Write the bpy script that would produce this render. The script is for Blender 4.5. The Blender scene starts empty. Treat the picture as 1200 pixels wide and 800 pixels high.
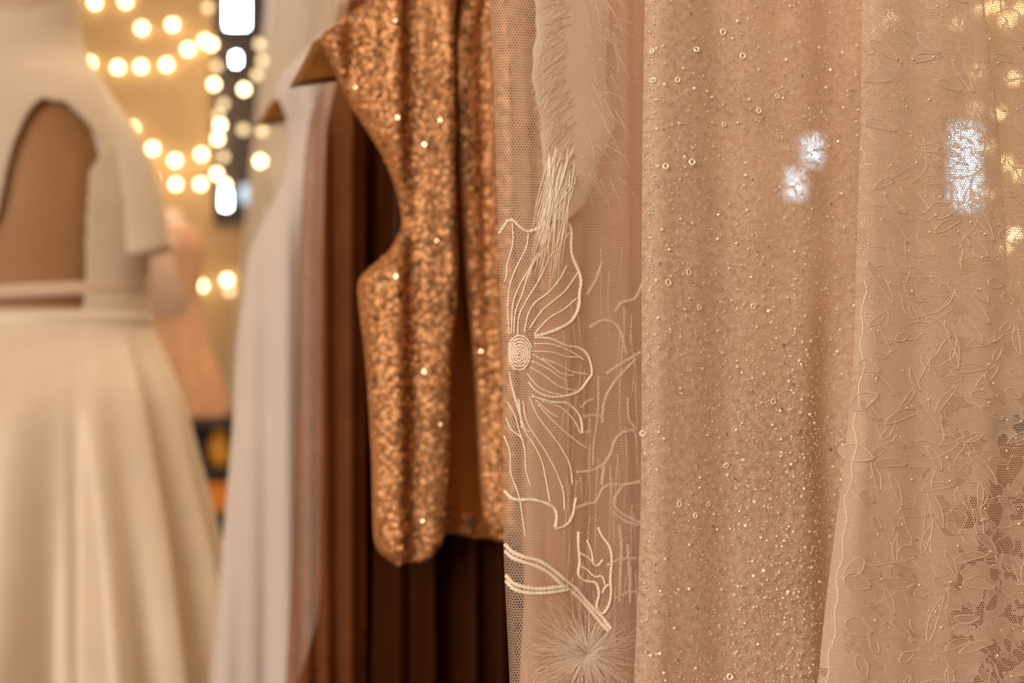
import bpy, bmesh, math, random
import numpy as np
from mathutils import Vector, Matrix

C = bpy.context.scene.collection
sc = bpy.context.scene
PI = math.pi
F = 50 / 36 * 1200          # focal length in pixels of the 1200x800 frame
CZ = 1.20                   # camera height

# ------------------------------------------------------------------ camera
cam = bpy.data.cameras.new('camera')
cam.lens = 50
cam.sensor_width = 36
cam.clip_start = 0.02
cam.dof.use_dof = True
cam.dof.focus_distance = 0.728
cam.dof.aperture_fstop = 50 / 9.6
cam_o = bpy.data.objects.new('camera', cam)
C.objects.link(cam_o)
cam_o.location = (0, 0, CZ)
cam_o.rotation_euler = (PI / 2, 0, 0)
sc.camera = cam_o

# ------------------------------------------------------------------ world, lights, exposure
w = bpy.data.worlds.new('world')
sc.world = w
w.use_nodes = True
w.node_tree.nodes['Background'].inputs[0].default_value = (1.0, 0.82, 0.62, 1)
w.node_tree.nodes['Background'].inputs[1].default_value = 0.15


def area(name, loc, target, sx, sy, power, col):
    l = bpy.data.lights.new(name, 'AREA')
    l.shape = 'RECTANGLE'
    l.size, l.size_y = sx, sy
    l.energy = power
    l.color = col
    o = bpy.data.objects.new(name, l)
    C.objects.link(o)
    o.location = loc
    o.rotation_euler = (Vector(target) - Vector(loc)).to_track_quat('-Z', 'Y').to_euler()
    return o


area('daylight_from_shop_window', (-1.5, -2.3, 2.0), (0, 1.2, 1.25), 2.2, 1.6, 112, (1.0, 0.865, 0.735))
area('ceiling_lamp_light', (0.1, 2.6, 2.85), (-0.1, 2.9, 0), 1.6, 1.6, 50, (1.0, 0.76, 0.50))
sc.view_settings.view_transform = 'Standard'
sc.view_settings.look = 'None'
sc.view_settings.exposure = 0.0
sc.view_settings.gamma = 1.0
sc.view_settings.use_curve_mapping = False
sc.cycles.use_denoising = True
sc.cycles.transparent_max_bounces = 40
sc.cycles.max_bounces = 8
sc.cycles.sample_clamp_direct = 60
sc.cycles.sample_clamp_indirect = 6


# ------------------------------------------------------------------ node helpers
def new_mat(name):
    m = bpy.data.materials.new(name)
    m.use_nodes = True
    m.node_tree.nodes.clear()
    return m, NT(m.node_tree)


class NT:
    def __init__(s, t):
        s.t = t

    def n(s, typ, ins=None, **kw):
        nd = s.t.nodes.new(typ)
        for k, v in kw.items():
            setattr(nd, k, v)
        for k, v in (ins or {}).items():
            s.set(nd.inputs[k], v)
        return nd

    def set(s, sock, v):
        if isinstance(v, bpy.types.NodeSocket):
            s.t.links.new(v, sock)
        elif hasattr(v, 'outputs'):
            s.t.links.new(v.outputs[0], sock)
        else:
            if isinstance(v, tuple) and len(v) == 3 and sock.type == 'RGBA':
                v = v + (1,)
            sock.default_value = v

    def m(s, op, a, b=0.0, c=0.0):
        nd = s.t.nodes.new('ShaderNodeMath')
        nd.operation = op
        s.set(nd.inputs[0], a)
        s.set(nd.inputs[1], b)
        s.set(nd.inputs[2], c)
        return nd.outputs[0]

    def vm(s, op, a, b=(0, 0, 0)):
        nd = s.t.nodes.new('ShaderNodeVectorMath')
        nd.operation = op
        s.set(nd.inputs[0], a)
        s.set(nd.inputs[1], b)
        return nd.outputs['Value'] if op in ('DOT_PRODUCT', 'LENGTH') else nd.outputs[0]

    def ramp(s, fac, stops, interp='LINEAR'):
        nd = s.t.nodes.new('ShaderNodeValToRGB')
        nd.color_ramp.interpolation = interp
        el = nd.color_ramp.elements
        while len(el) < len(stops):
            el.new(0.5)
        for e, (p, c) in zip(el, stops):
            e.position = p
            e.color = tuple(c) + (1,) if len(c) == 3 else c
        s.set(nd.inputs[0], fac)
        return nd.outputs[0]

    def mix(s, fac, a, b):
        nd = s.t.nodes.new('ShaderNodeMixShader')
        s.set(nd.inputs[0], fac)
        s.set(nd.inputs[1], a)
        s.set(nd.inputs[2], b)
        return nd.outputs[0]

    def out(s, sh):
        o = s.t.nodes.new('ShaderNodeOutputMaterial')
        s.set(o.inputs[0], sh)

    def noise(s, vec, scale, detail=3, rough=0.5):
        nd = s.t.nodes.new('ShaderNodeTexNoise')
        s.set(nd.inputs['Vector'], vec)
        nd.inputs['Scale'].default_value = scale
        nd.inputs['Detail'].default_value = detail
        nd.inputs['Roughness'].default_value = rough
        return nd.outputs[0]

    def coord(s, which):
        return s.t.nodes.new('ShaderNodeTexCoord').outputs[which]

    def cloth(s, col, trans=0.35, bump=None, sheen=0.0, rough=0.6):
        d = s.n('ShaderNodeBsdfDiffuse', {'Color': col})
        t = s.n('ShaderNodeBsdfTranslucent', {'Color': col})
        if bump is not None:
            s.set(d.inputs['Normal'], bump)
        sh = s.mix(trans, d, t)
        if sheen > 0:
            g = s.n('ShaderNodeBsdfGlossy', {'Color': (1, .93, .85), 'Roughness': rough})
            if bump is not None:
                s.set(g.inputs['Normal'], bump)
            sh = s.mix(sheen, sh, g)
        return sh

    def hexnet(s, uv, cell):
        """distance to the nearest strand of a hexagonal net, in cells"""
        p = s.vm('ADD', s.vm('SCALE', uv), (5000.0, 1732.0508 * 3, 0))
        p.node.inputs[0].links[0].from_node.inputs['Scale'].default_value = 1 / cell
        r, h = (1, 1.7320508, 1), (0.5, 0.8660254, 0)
        a = s.vm('SUBTRACT', s.vm('MODULO', p, r), h)
        b = s.vm('SUBTRACT', s.vm('MODULO', s.vm('SUBTRACT', p, h), r), h)
        flat = (1, 1, 0)
        a, b = s.vm('MULTIPLY', a, flat), s.vm('MULTIPLY', b, flat)
        la, lb = s.vm('LENGTH', a), s.vm('LENGTH', b)
        sel = s.m('LESS_THAN', la, lb)
        mx = s.t.nodes.new('ShaderNodeMix')
        mx.data_type = 'VECTOR'
        s.set(mx.inputs[0], sel)
        s.set(mx.inputs[4], b)
        s.set(mx.inputs[5], a)
        g = s.vm('ABSOLUTE', mx.outputs[1])
        d = s.vm('DOT_PRODUCT', g, (0.5, 0.8660254, 0))
        gx = s.t.nodes.new('ShaderNodeSeparateXYZ')
        s.set(gx.inputs[0], g)
        return s.m('SUBTRACT', 0.5, s.m('MAXIMUM', d, gx.outputs[0]))


def plain(name, col, rough=0.6, metal=0.0, scale=30.0, var=0.12, spec=0.4):
    m, t = new_mat(name)
    n = t.noise(t.coord('Object'), scale)
    lo = tuple(max(0, c * (1 - var)) for c in col)
    hi = tuple(min(1, c * (1 + var)) for c in col)
    c = t.ramp(n, [(0.3, lo), (0.7, hi)])
    b = t.n('ShaderNodeBsdfPrincipled', {'Base Color': c, 'Roughness': rough, 'Metallic': metal,
                                         'Specular IOR Level': spec})
    t.out(b)
    return m


def cloth_mat(name, col, trans=0.3, alpha=1.0, weave=900.0, sheen=0.0, var=0.06, rough=0.5):
    m, t = new_mat(name)
    uv = t.coord('UV')
    n = t.noise(uv, 14)
    c = t.ramp(n, [(0.3, tuple(x * (1 - var) for x in col)), (0.7, tuple(min(1, x * (1 + var)) for x in col))])
    bmp = t.n('ShaderNodeBump', {'Strength': 0.15, 'Distance': 0.0004, 'Height': t.noise(uv, weave, 2)})
    sh = t.cloth(c, trans, bmp.outputs[0], sheen, rough)
    if alpha < 1:
        a = t.m('ADD', alpha - 0.08, t.m('MULTIPLY', t.noise(uv, 60), 0.16))
        sh = t.mix(a, t.n('ShaderNodeBsdfTransparent'), sh)
    t.out(sh)
    return m


def wood_mat(name, lo, hi, scale=(40, 4, 40), rough=0.45):
    m, t = new_mat(name)
    v = t.vm('MULTIPLY', t.coord('Object'), scale)
    n = t.noise(v, 2.0, 5, 0.65)
    c = t.ramp(n, [(0.25, lo), (0.75, hi)])
    t.out(t.n('ShaderNodeBsdfPrincipled', {'Base Color': c, 'Roughness': rough}))
    return m


def emit_mat(name, col, s):
    m, t = new_mat(name)
    t.out(t.n('ShaderNodeEmission', {'Color': col, 'Strength': s}))
    return m


M = {}
# net: a hexagonal mesh of thin strands
def net_mat(name, col, cell, width, trans=0.35, film=0.1):
    m, t = new_mat(name)
    d = t.hexnet(t.coord('UV'), cell)
    mask = t.m('LESS_THAN', d, width)
    mask = t.m('MAXIMUM', mask, film)
    t.out(t.mix(mask, t.n('ShaderNodeBsdfTransparent'), t.cloth(col, trans)))
    return m


M['net'] = net_mat('ivory_net', (.80, .66, .54), 0.0016, 0.075, film=0.05)
M['net_inner'] = net_mat('blush_net', (.80, .62, .48), 0.0016, 0.07, film=0.10)
M['blush_lining'] = cloth_mat('blush_lining', (.78, .54, .39), 0.35, 0.93, var=.08)
M['cord'] = cloth_mat('embroidery_cord', (.92, .81, .68), 0.0, 1.0, var=.04)
M['lace_rim'] = cloth_mat('lace_rim_cord', (.82, .69, .56), 0.0, 1.0, var=.05)
M['fringe'] = cloth_mat('fringe_thread', (.97, .87, .75), 0.0, 1.0, var=.04)
M['fringe_base'] = cloth_mat('fringe_petal_cloth', (.97, .88, .77), .3, .96, var=.06)
M['ivory_satin'] = cloth_mat('ivory_satin', (.88, .77, .63), 0.1, 1.0, sheen=.08, rough=.45, var=.03)
M['ivory_sheer'] = cloth_mat('ivory_sheer', (.85, .75, .62), 0.2, 1.0, var=.03)
M['white_crepe'] = cloth_mat('white_crepe', (.88, .83, .80), 0.25, 1.0, var=.02)
M['curtain'] = cloth_mat('white_curtain', (.86, .81, .76), 0.45, .86, var=.03)
M['brown_tulle'] = cloth_mat('brown_tulle', (.46, .185, .075), 0.3, .43, var=.15)
M['brown_lining'] = cloth_mat('brown_lining', (.085, .021, .005), 0.05, 1.0, var=.15)
M['brown_satin'] = cloth_mat('brown_satin', (.036, .0095, .002), 0.0, 1.0, sheen=.006, rough=.4, var=.1)
M['bolero_lining'] = cloth_mat('bolero_lining', (.50, .175, .035), 0.05, 1.0, sheen=.05, rough=.4, var=.1)
M['bolero_base'] = cloth_mat('bolero_ground', (.42, .19, .075), 0.05, 1.0, var=.2)
M['blush_satin'] = cloth_mat('blush_satin', (.75, .46, .30), 0.2, 1.0, var=.08)
M['belt_satin'] = cloth_mat('belt_satin', (.80, .62, .50), 0.1, 1.0, var=.04)
M['skin_form'] = plain('mannequin_shell', (.42, .23, .10), .55, var=.06, scale=5)
M['form_neck'] = plain('mannequin_neck', (.62, .46, .35), .6, var=.05, scale=5)
M['hanger_wood'] = wood_mat('hanger_wood', (.17, .062, .010), (.30, .125, .022), (8, 60, 60), .4)
M['steel'] = plain('brushed_steel', (.6, .58, .55), .3, 1.0)
M['dark_wood'] = wood_mat('dark_wood', (.006, .004, .003), (.018, .010, .006), (4, 40, 40), .5)
M['window_wood'] = wood_mat('window_wood', (.03, .018, .012), (.07, .045, .03), (40, 40, 4), .5)
M['amber'] = plain('amber_glaze', (.62, .30, .03), .3, var=.2)
M['orange'] = plain('orange_card', (.75, .26, .03), .6, var=.1)
M['floor_wood'] = wood_mat('floor_wood', (.12, .06, .03), (.24, .13, .06), (3, 30, 3), .4)
M['plaster'] = plain('warm_plaster', (.60, .42, .225), .9, scale=4, var=.06)
M['ceiling'] = plain('ceiling_paint', (.75, .68, .58), .9, scale=4, var=.03)
M['wire'] = plain('string_wire', (.25, .17, .08), .5)
M['bulb'] = emit_mat('warm_bulb', (1.0, .72, .40), 13)
M['bulb_dim'] = emit_mat('warm_bulb_low', (1.0, .72, .38), 2.8)
M['bulb_mid'] = emit_mat('warm_bulb_mid', (1.0, .70, .34), 6.5)
M['day'] = emit_mat('daylit_pane', (.58, .84, 1.0), 15)
M['day_soft'] = emit_mat('daylit_soft_pane', (.50, .80, 1.0), 6)
M['day_white'] = emit_mat('daylit_clear_pane', (.80, .93, 1.0), 26)
M['day_dim'] = emit_mat('daylit_frosted_pane', (.65, .85, 1.0), 1.2)


# ------------------------------------------------------------------ object helpers
def link_mesh(name, verts, faces, mat, parent=None, uvs=None, smooth=True, cols=None):
    me = bpy.data.meshes.new(name)
    me.from_pydata([tuple(v) for v in verts], [], faces)
    if uvs is not None:
        uvs = np.asarray(uvs, dtype=np.float32)
        l = me.uv_layers.new(name='UVMap')
        idx = np.empty(len(me.loops), dtype=np.int32)
        me.loops.foreach_get('vertex_index', idx)
        l.data.foreach_set('uv', uvs[idx].ravel())
    if cols is not None:
        a = me.attributes.new('tone', 'FLOAT', 'POINT')
        a.data.foreach_set('value', np.asarray(cols, dtype=np.float32))
    if smooth:
        me.polygons.foreach_set('use_smooth', [True] * len(me.polygons))
    me.materials.append(mat)
    o = bpy.data.objects.new(name, me)
    C.objects.link(o)
    if parent is not None:
        put(o, parent)
    return o


def put(o, parent):
    o.parent = parent
    # geometry is written in world space; undo the parents' offsets
    off = Vector((0, 0, 0))
    p = parent
    while p is not None:
        off += p.location
        p = p.parent
    o.location = -off


def thing(name, label, cat, loc=(0, 0, 0), group=None):
    o = bpy.data.objects.new(name, None)
    o.empty_display_size = 0.05
    C.objects.link(o)
    o.location = loc
    return tag(o, label, cat, group)


def tag(o, label, cat, group=None):
    o['label'] = label
    o['category'] = cat
    if group:
        o['group'] = group
    return o


def stuff(o):
    o['kind'] = 'stuff'
    return o


def struct(o):
    o['kind'] = 'structure'
    return o


def box_data(x0, x1, y0, y1, z0, z1, bev=0.0):
    bm = bmesh.new()
    bmesh.ops.create_cube(bm, size=1)
    for v in bm.verts:
        v.co = Vector(((x0 + x1) / 2 + v.co.x * (x1 - x0), (y0 + y1) / 2 + v.co.y * (y1 - y0),
                       (z0 + z1) / 2 + v.co.z * (z1 - z0)))
    if bev:
        bmesh.ops.bevel(bm, geom=bm.edges[:], offset=bev, segments=2, affect='EDGES')
    vs = [v.co.copy() for v in bm.verts]
    bm.verts.index_update()
    fs = [[v.index for v in f.verts] for f in bm.faces]
    bm.free()
    return vs, fs


def box(name, x0, x1, y0, y1, z0, z1, mat, parent=None, bev=0.0):
    vs, fs = box_data(x0, x1, y0, y1, z0, z1, bev)
    return link_mesh(name, vs, fs, mat, parent, smooth=False)


def smooth_path(pts, step):
    pts = [Vector(p) for p in pts]
    if len(pts) < 3:
        pts = [pts[0], (pts[0] + pts[-1]) / 2, pts[-1]]
    out = []
    P4 = [2 * pts[0] - pts[1]] + pts + [2 * pts[-1] - pts[-2]]
    for i in range(1, len(P4) - 2):
        a, b, c, d = P4[i - 1:i + 3]
        n = max(1, int((c - b).length / step))
        for k in range(n):
            t = k / n
            out.append(0.5 * ((2 * b) + (c - a) * t + (2 * a - 5 * b + 4 * c - d) * t * t + (3 * b - a - 3 * c + d) * t ** 3))
    out.append(pts[-1])
    return out


def tube_data(path, rad, sides=6, base=0):
    """rad: number or function of 0..1"""
    vs, fs = [], []
    n = len(path)
    up = Vector((0.31, -0.9, 0.2))
    for i, p in enumerate(path):
        d = (path[min(i + 1, n - 1)] - path[max(i - 1, 0)])
        d = d.normalized() if d.length > 1e-9 else Vector((0, 0, 1))
        a = d.cross(up)
        a = a.normalized() if a.length > 1e-6 else d.orthogonal().normalized()
        b = d.cross(a)
        r = rad(i / (n - 1)) if callable(rad) else rad
        for k in range(sides):
            t = 2 * PI * k / sides
            vs.append(p + a * (math.cos(t) * r) + b * (math.sin(t) * r))
    for i in range(n - 1):
        for k in range(sides):
            k2 = (k + 1) % sides
            fs.append((base + i * sides + k, base + i * sides + k2, base + (i + 1) * sides + k2, base + (i + 1) * sides + k))
    fs.append(tuple(base + k for k in reversed(range(sides))))
    fs.append(tuple(base + (n - 1) * sides + k for k in range(sides)))
    return vs, fs


def tube(name, pts, rad, mat, parent=None, step=0.004, sides=6):
    vs, fs = tube_data(smooth_path(pts, step), rad, sides)
    return link_mesh(name, vs, fs, mat, parent, uvs=[(v[0], v[2]) for v in vs])


def P(px, py, d):
    return Vector(((px - 600) * d / F, d, CZ + (400 - py) * d / F))


# ------------------------------------------------------------------ draped garments on the rail
ANG = math.radians(23)
TD = Vector((math.cos(ANG), math.sin(ANG), 0))       # across a garment
ND = Vector((math.sin(ANG), -math.cos(ANG), 0))      # along the rail, towards the camera


class Drape:
    def __init__(s, px0, d, rows, t=0.012, p=4.0, fold=None, off=0.0):
        """rows: (py, pxL, pxR or ('s', width)); d: depth at px0"""
        s.b = Vector(((px0 - 600) * d / F, d, 0)) - ND * off
        s.t, s.p = t, p
        s.fold = fold or (lambda a, h: 0.0)
        H, L, R = [], [], []
        for py, l, r in rows:
            sl = s.px_s(l)
            y = s.b.y + TD.y * sl
            H.append(CZ + (400 - py) * y / F)
            L.append(sl)
            R.append(sl + r[1] if isinstance(r, tuple) else s.px_s(r))
        o = np.argsort(H)
        s.H, s.L, s.R = np.array(H)[o], np.array(L)[o], np.array(R)[o]
        # smooth the boundaries a little
        g = np.linspace(s.H[0], s.H[-1], 400)
        L2, R2 = np.interp(g, s.H, s.L), np.interp(g, s.H, s.R)
        k = np.ones(9) / 9
        pad = lambda a: np.convolve(np.pad(a, 4, mode='edge'), k, 'valid')
        s.H, s.L, s.R = g, pad(L2), pad(R2)

    def px_s(s, px, n=0.0):
        k = (px - 600) / F
        return (k * (s.b.y + ND.y * n) - s.b.x - ND.x * n) / (TD.x - k * TD.y)

    def lr(s, h):
        return float(np.interp(h, s.H, s.L)), float(np.interp(h, s.H, s.R))

    def front(s, a, h, lift=0.0, back=False):
        l, r = s.lr(h)
        q = min(1.0, max(0.0, (a - l) / (r - l)))
        x = abs(2 * q - 1)
        # rounding happens over a fixed length near the edges
        e = min(q, 1 - q) * (r - l)
        e = min(1.0, e / max(1e-6, s.t * 1.5))
        th = s.t * math.sqrt(max(0.0, 1 - (1 - e) ** 2))
        f = s.fold(a, h) * min(1.0, e * 0.7 + 0.3)
        n = (-th if back else th) + f + lift
        return s.b + TD * min(max(a, l), r) + ND * n + Vector((0, 0, h))

    def at(s, px, py, lift=0.0):
        n = s.t
        for _ in range(4):
            a = s.px_s(px, n)
            y = s.b.y + TD.y * a + ND.y * n
            h = CZ + (400 - py) * y / F
            p = s.front(a, h, 0)
            n = (p - s.b).dot(ND)
        return s.front(a, h, lift)

    def sh(s, px, py):
        n = s.t
        for _ in range(3):
            a = s.px_s(px, n)
            y = s.b.y + TD.y * a + ND.y * n
            h = CZ + (400 - py) * y / F
            n = (s.front(a, h) - s.b).dot(ND)
        return a, h

    def mesh(s, name, mat, parent, nf=90, nh=120, h0=None, h1=None, open_back=False, wrap=0.0):
        h0 = s.H[0] if h0 is None else h0
        h1 = s.H[-1] if h1 is None else h1
        vs, uv, fs = [], [], []
        qs = []
        for i in range(nf + 1):
            u = i / nf
            qs.append(0.45 * u + 0.55 * (0.5 - 0.5 * math.cos(PI * u)))
        ring = [(q, True) for q in reversed(qs) if 0 < q <= wrap] + [(q, False) for q in qs] + ([] if open_back else [(q, True) for q in reversed(qs[1:-1])])
        m = len(ring)
        for j in range(nh + 1):
            h = h0 + (h1 - h0) * j / nh
            l, r = s.lr(h)
            pv, arc = None, l
            for q, bk in ring:
                a = l + q * (r - l)
                p = s.front(a, h, 0, bk)
                if pv is not None:
                    arc += (p - pv).length
                pv = p
                vs.append(p)
                uv.append((arc, h))
        for j in range(nh):
            for i in range(m - 1 if open_back else m):
                i2 = (i + 1) % m
                fs.append((j * m + i, j * m + i2, (j + 1) * m + i2, (j + 1) * m + i))
        return link_mesh(name, vs, fs, mat, parent, uv)

    def normal(s, a, h):
        e = 0.0015
        du = s.front(a + e, h) - s.front(a - e, h)
        dv = s.front(a, h + e) - s.front(a, h - e)
        n = du.cross(dv)
        if n.length < 1e-12:
            return ND.copy()
        n.normalize()
        return n if n.dot(ND) > 0 else -n


def waves(*terms):
    def f(a, h):
        return sum(A * math.sin(2 * PI * a / L + ph + k * h) for A, L, ph, k in terms)
    return f


# ------------------------------------------------------------------ the room
X0, X1, Y0, Y1, ZC = -2.3, 2.7, -2.7, 4.3, 2.95
struct(box('floor', X0, X1, Y0, Y1, -0.1, 0, M['floor_wood']))
struct(box('ceiling', X0, X1, Y0, Y1, ZC, ZC + 0.1, M['ceiling']))
struct(box('wall_back', X0, X1, Y1, Y1 + 0.1, 0, ZC, M['plaster']))
struct(box('wall_front', X0, X1, Y0 - 0.1, Y0, 0, ZC, M['plaster']))
struct(box('wall_left', X0 - 0.1, X0, Y0, Y1, 0, ZC, M['plaster']))
struct(box('wall_right', X1, X1 + 0.1, Y0, Y1, 0, ZC, M['plaster']))


def window(name, px0, px1, py0, py1, panes, fw=6):
    """dark timber frame standing on the back wall with lit panes (pixel boxes measured at the wall)"""
    d = Y1
    root = bpy.data.objects.new(name, None)
    C.objects.link(root)
    root.location = (P((px0 + px1) / 2, py1, d).x, Y1, P(0, py1, d).z)
    struct(root)
    a, b = P(px0, py1, d), P(px1, py0, d)
    bk = box('frame', a.x, b.x, Y1 - 0.03, Y1 - 0.001, a.z, b.z, M['window_wood'], root)
    for (u0, u1, v0, v1, mt) in panes:
        c, e = P(u0, v1, d), P(u1, v0, d)
        box('pane', c.x, e.x, Y1 - 0.036, Y1 - 0.0305, c.z, e.z, M[mt], root)
        f = 0.008
        for (x0, x1, z0, z1) in ((c.x - f, c.x, c.z - f, e.z + f), (e.x, e.x + f, c.z - f, e.z + f),
                                 (c.x, e.x, c.z - f, c.z), (c.x, e.x, e.z, e.z + f)):
            box('glazing_bar', x0, x1, Y1 - 0.048, Y1 - 0.0305, z0, z1, M['window_wood'], root)
    return root


window('window_1', 253, 312, -60, 262, [(268, 294, -50, 37, 'day_white'), (276, 284, 66, 80, 'day_white'),
                                        (263, 273, 226, 246, 'day_white'), (284, 298, 218, 240, 'day_dim')])
window('window_2', 910, 966, 148, 238, [(938, 960, 160, 196, 'day'), (918, 940, 200, 234, 'day')])
window('window_3', 1098, 1154, 138, 256, [(1108, 1144, 148, 247, 'day_soft')])

# white curtain beside the dark window
def curtain(name, px0, px1, d, z0, z1, mat, label):
    vs, fs, uv = [], [], []
    n, m = 90, 2
    xa, xb = (px0 - 600) * d / F, (px1 - 600) * d / F
    pts = []
    for i in range(n + 1):
        u = i / n
        pts.append((xa + (xb - xa) * u, d + 0.025 * math.sin(u * 2 * PI * 7) + .01 * math.sin(u * 31)))
    loop = [(x, y - 0.001) for x, y in pts] + [(x, y + 0.001) for x, y in reversed(pts)]
    k = len(loop)
    for z in (z0, z1):
        for i, (x, y) in enumerate(loop):
            if z == z1:
                x = xb + (x - xb) * .66
            vs.append((x, y, z))
            uv.append((i * .01, z))
    for i in range(k):
        fs.append((i, (i + 1) % k, k + (i + 1) % k, k + i))
    o = link_mesh(name, vs, fs, mat, None, uv)
    return tag(o, label, 'curtain')


curtain('curtain', 266, 440, 4.12, 1.003, 2.5, M['curtain'], 'off-white sheer curtain hanging beside the dark lit window at the back')

# ------------------------------------------------------------------ string lights
def bulb_mesh(name, r, mat):
    bm = bmesh.new()
    bmesh.ops.create_icosphere(bm, subdivisions=2, radius=r)
    for f in bm.faces:
        f.smooth = True
    for v in bm.verts:
        if v.co.z > 0:
            v.co.z *= 1.15
    me = bpy.data.meshes.new(name)
    bm.to_mesh(me)
    bm.free()
    me.materials.append(mat)
    return me


BM = bulb_mesh('bulb', 0.0112, M['bulb'])
BMD = bulb_mesh('bulb', 0.0112, M['bulb_dim'])
BMM = bulb_mesh('bulb', 0.0112, M['bulb_mid'])
SOCK = bpy.data.meshes.new('socket')
_v, _f = tube_data([Vector((0, 0, .009)), Vector((0, 0, .014)), Vector((0, 0, .02))], .0035, 6)
SOCK.from_pydata([tuple(v) for v in _v], [], _f)
SOCK.materials.append(M['wire'])


def string(label, pts, d, dim=(), low=None):
    P3 = [P(x, y, d) for x, y in pts]
    root = thing('string_lights', label, 'string lights', P3[0], 'warm fairy light strings')
    wire = [p + Vector((0, 0, .02)) for p in P3]
    for i, p in enumerate(P3):
        b = bpy.data.objects.new('bulb', (low or BMD) if i in dim else BM)
        C.objects.link(b)
        b.parent = root
        b.location = p - P3[0]
        s_ = bpy.data.objects.new('socket', SOCK)
        C.objects.link(s_)
        s_.parent = b
    tube('wire', wire, 0.0014, M['wire'], root, step=.03, sides=5)
    return root


string('fairy light string hanging highest on the tan wall', [(90, -14), (111, 3), (147, 2), (166, 33), (202, 29), (244, 9)], 4.287, dim=(5,))
string('fairy light string running level below the highest string', [(105, 74), (138, 79), (165, 78), (195, 76), (220, 58), (240, 48)], 4.287)
string('fairy light string dipping in a shallow arc at shoulder height of the mannequin', [(155, 150), (179, 174), (205, 188), (236, 181)], 4.287)
string('fairy light string just below the shallow arc beside the ivory sleeve', [(150, 195), (178, 209), (206, 216), (235, 216), (254, 204), (264, 217)], 4.238)
string('fairy light string falling straight down beside the dark window', [(248, 52), (254, 78), (251, 99), (262, 122), (256, 135), (258, 147), (255, 163), (262, 184)], 4.238, dim=(1, 3, 4, 7))
string('fairy light string hanging over the off-white curtain', [(304, 52), (307, 71), (301, 88), (286, 105), (285, 152), (307, 153), (305, 189), (319, 250)], 4.07, dim=(0, 1, 2, 4, 5, 7))
string('short fairy light string lowest on the tan wall above the blush dress', [(216, 324), (236, 335), (266, 328), (269, 341)], 4.287, dim=(0, 3))
string('fairy light string glimpsed through lace in the upper corner', [(922, 26), (1000, 62), (1014, 42), (1012, 12), (1018, 38), (1042, 22), (1122, 28), (1150, 12), (1168, 6), (1180, 24), (1196, 12)], 4.287, dim=range(20), low=BMM)
string('fairy light string glimpsed through lace beside the narrow lit window', [(1146, 84), (1188, 92), (1142, 128), (1170, 132), (1160, 172), (1180, 192), (1196, 205), (1158, 228), (1189, 275), (1178, 290)], 4.238, dim=(0, 1, 2, 3, 4, 5, 6, 7, 9), low=BMM)

# ------------------------------------------------------------------ dark sideboard and what stands in it
sb = thing('sideboard', 'long black-brown open sideboard along the back wall below the string lights', 'sideboard', (0.3, 4.05, 0))
SX0, SX1, SY0, SY1 = -1.15, 1.75, 3.87, 4.28
ZT = CZ - 88 * SY0 / F
box('top', SX0, SX1, SY0, SY1, ZT - .03, ZT, M['dark_wood'], sb, .004)
box('base', SX0, SX1, SY0 + .02, SY1, 0.0, .08, M['dark_wood'], sb)
box('back_panel', SX0, SX1, SY1 - .02, SY1, .08, ZT - .03, M['dark_wood'], sb)
sh1 = CZ - 149 * SY0 / F
box('shelf', SX0 + .03, SX1 - .03, SY0 + .01, SY1 - .02, sh1 - .025, sh1, M['dark_wood'], sb, .003)
sh2 = CZ - 201 * SY0 / F
box('shelf', SX0 + .03, SX1 - .03, SY0 + .01, SY1 - .02, sh2 - .025, sh2, M['dark_wood'], sb, .003)
for x in (SX0, -.35, .4, 1.1, SX1 - .03):
    box('divider', x, x + .03, SY0 + .005, SY1 - .02, .08, ZT - .03, M['dark_wood'], sb)


def lathe(name, prof, c, mat, parent=None, seg=28):
    vs, fs = [], []
    for r, z in prof:
        for k in range(seg):
            t = 2 * PI * k / seg
            vs.append((c[0] + r * math.cos(t), c[1] + r * math.sin(t), c[2] + z))
    n = len(prof)
    for i in range(n - 1):
        for k in range(seg):
            k2 = (k + 1) % seg
            fs.append((i * seg + k, i * seg + k2, (i + 1) * seg + k2, (i + 1) * seg + k))
    fs.append(tuple(reversed(range(seg))))
    fs.append(tuple((n - 1) * seg + k for k in range(seg)))
    return link_mesh(name, vs, fs, mat, parent, uvs=[(v[0], v[2]) for v in vs])


vx = (258 - 600) * 3.93 / F
o = lathe('vase', [(.022, 0), (.03, .01), (.034, .04), (.03, .075), (.018, .095), (.016, .108), (.02, .113)], (vx, 3.93, sh1), M['amber'])
tag(o, 'small amber rounded vase on the black sideboard shelf', 'vase')
bx = (252 - 600) * 3.92 / F
o = thing('storage_box', 'small bright orange box on the shelf below the amber vase', 'box', (bx, 3.95, sh2))
box('body', bx - .04, bx + .05, SY0 + .02, SY0 + .16, sh2, sh2 + .062, M['orange'], o, .003)
box('lid', bx - .043, bx + .053, SY0 + .017, SY0 + .163, sh2 + .062, sh2 + .08, M['orange'], o, .003)


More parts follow.
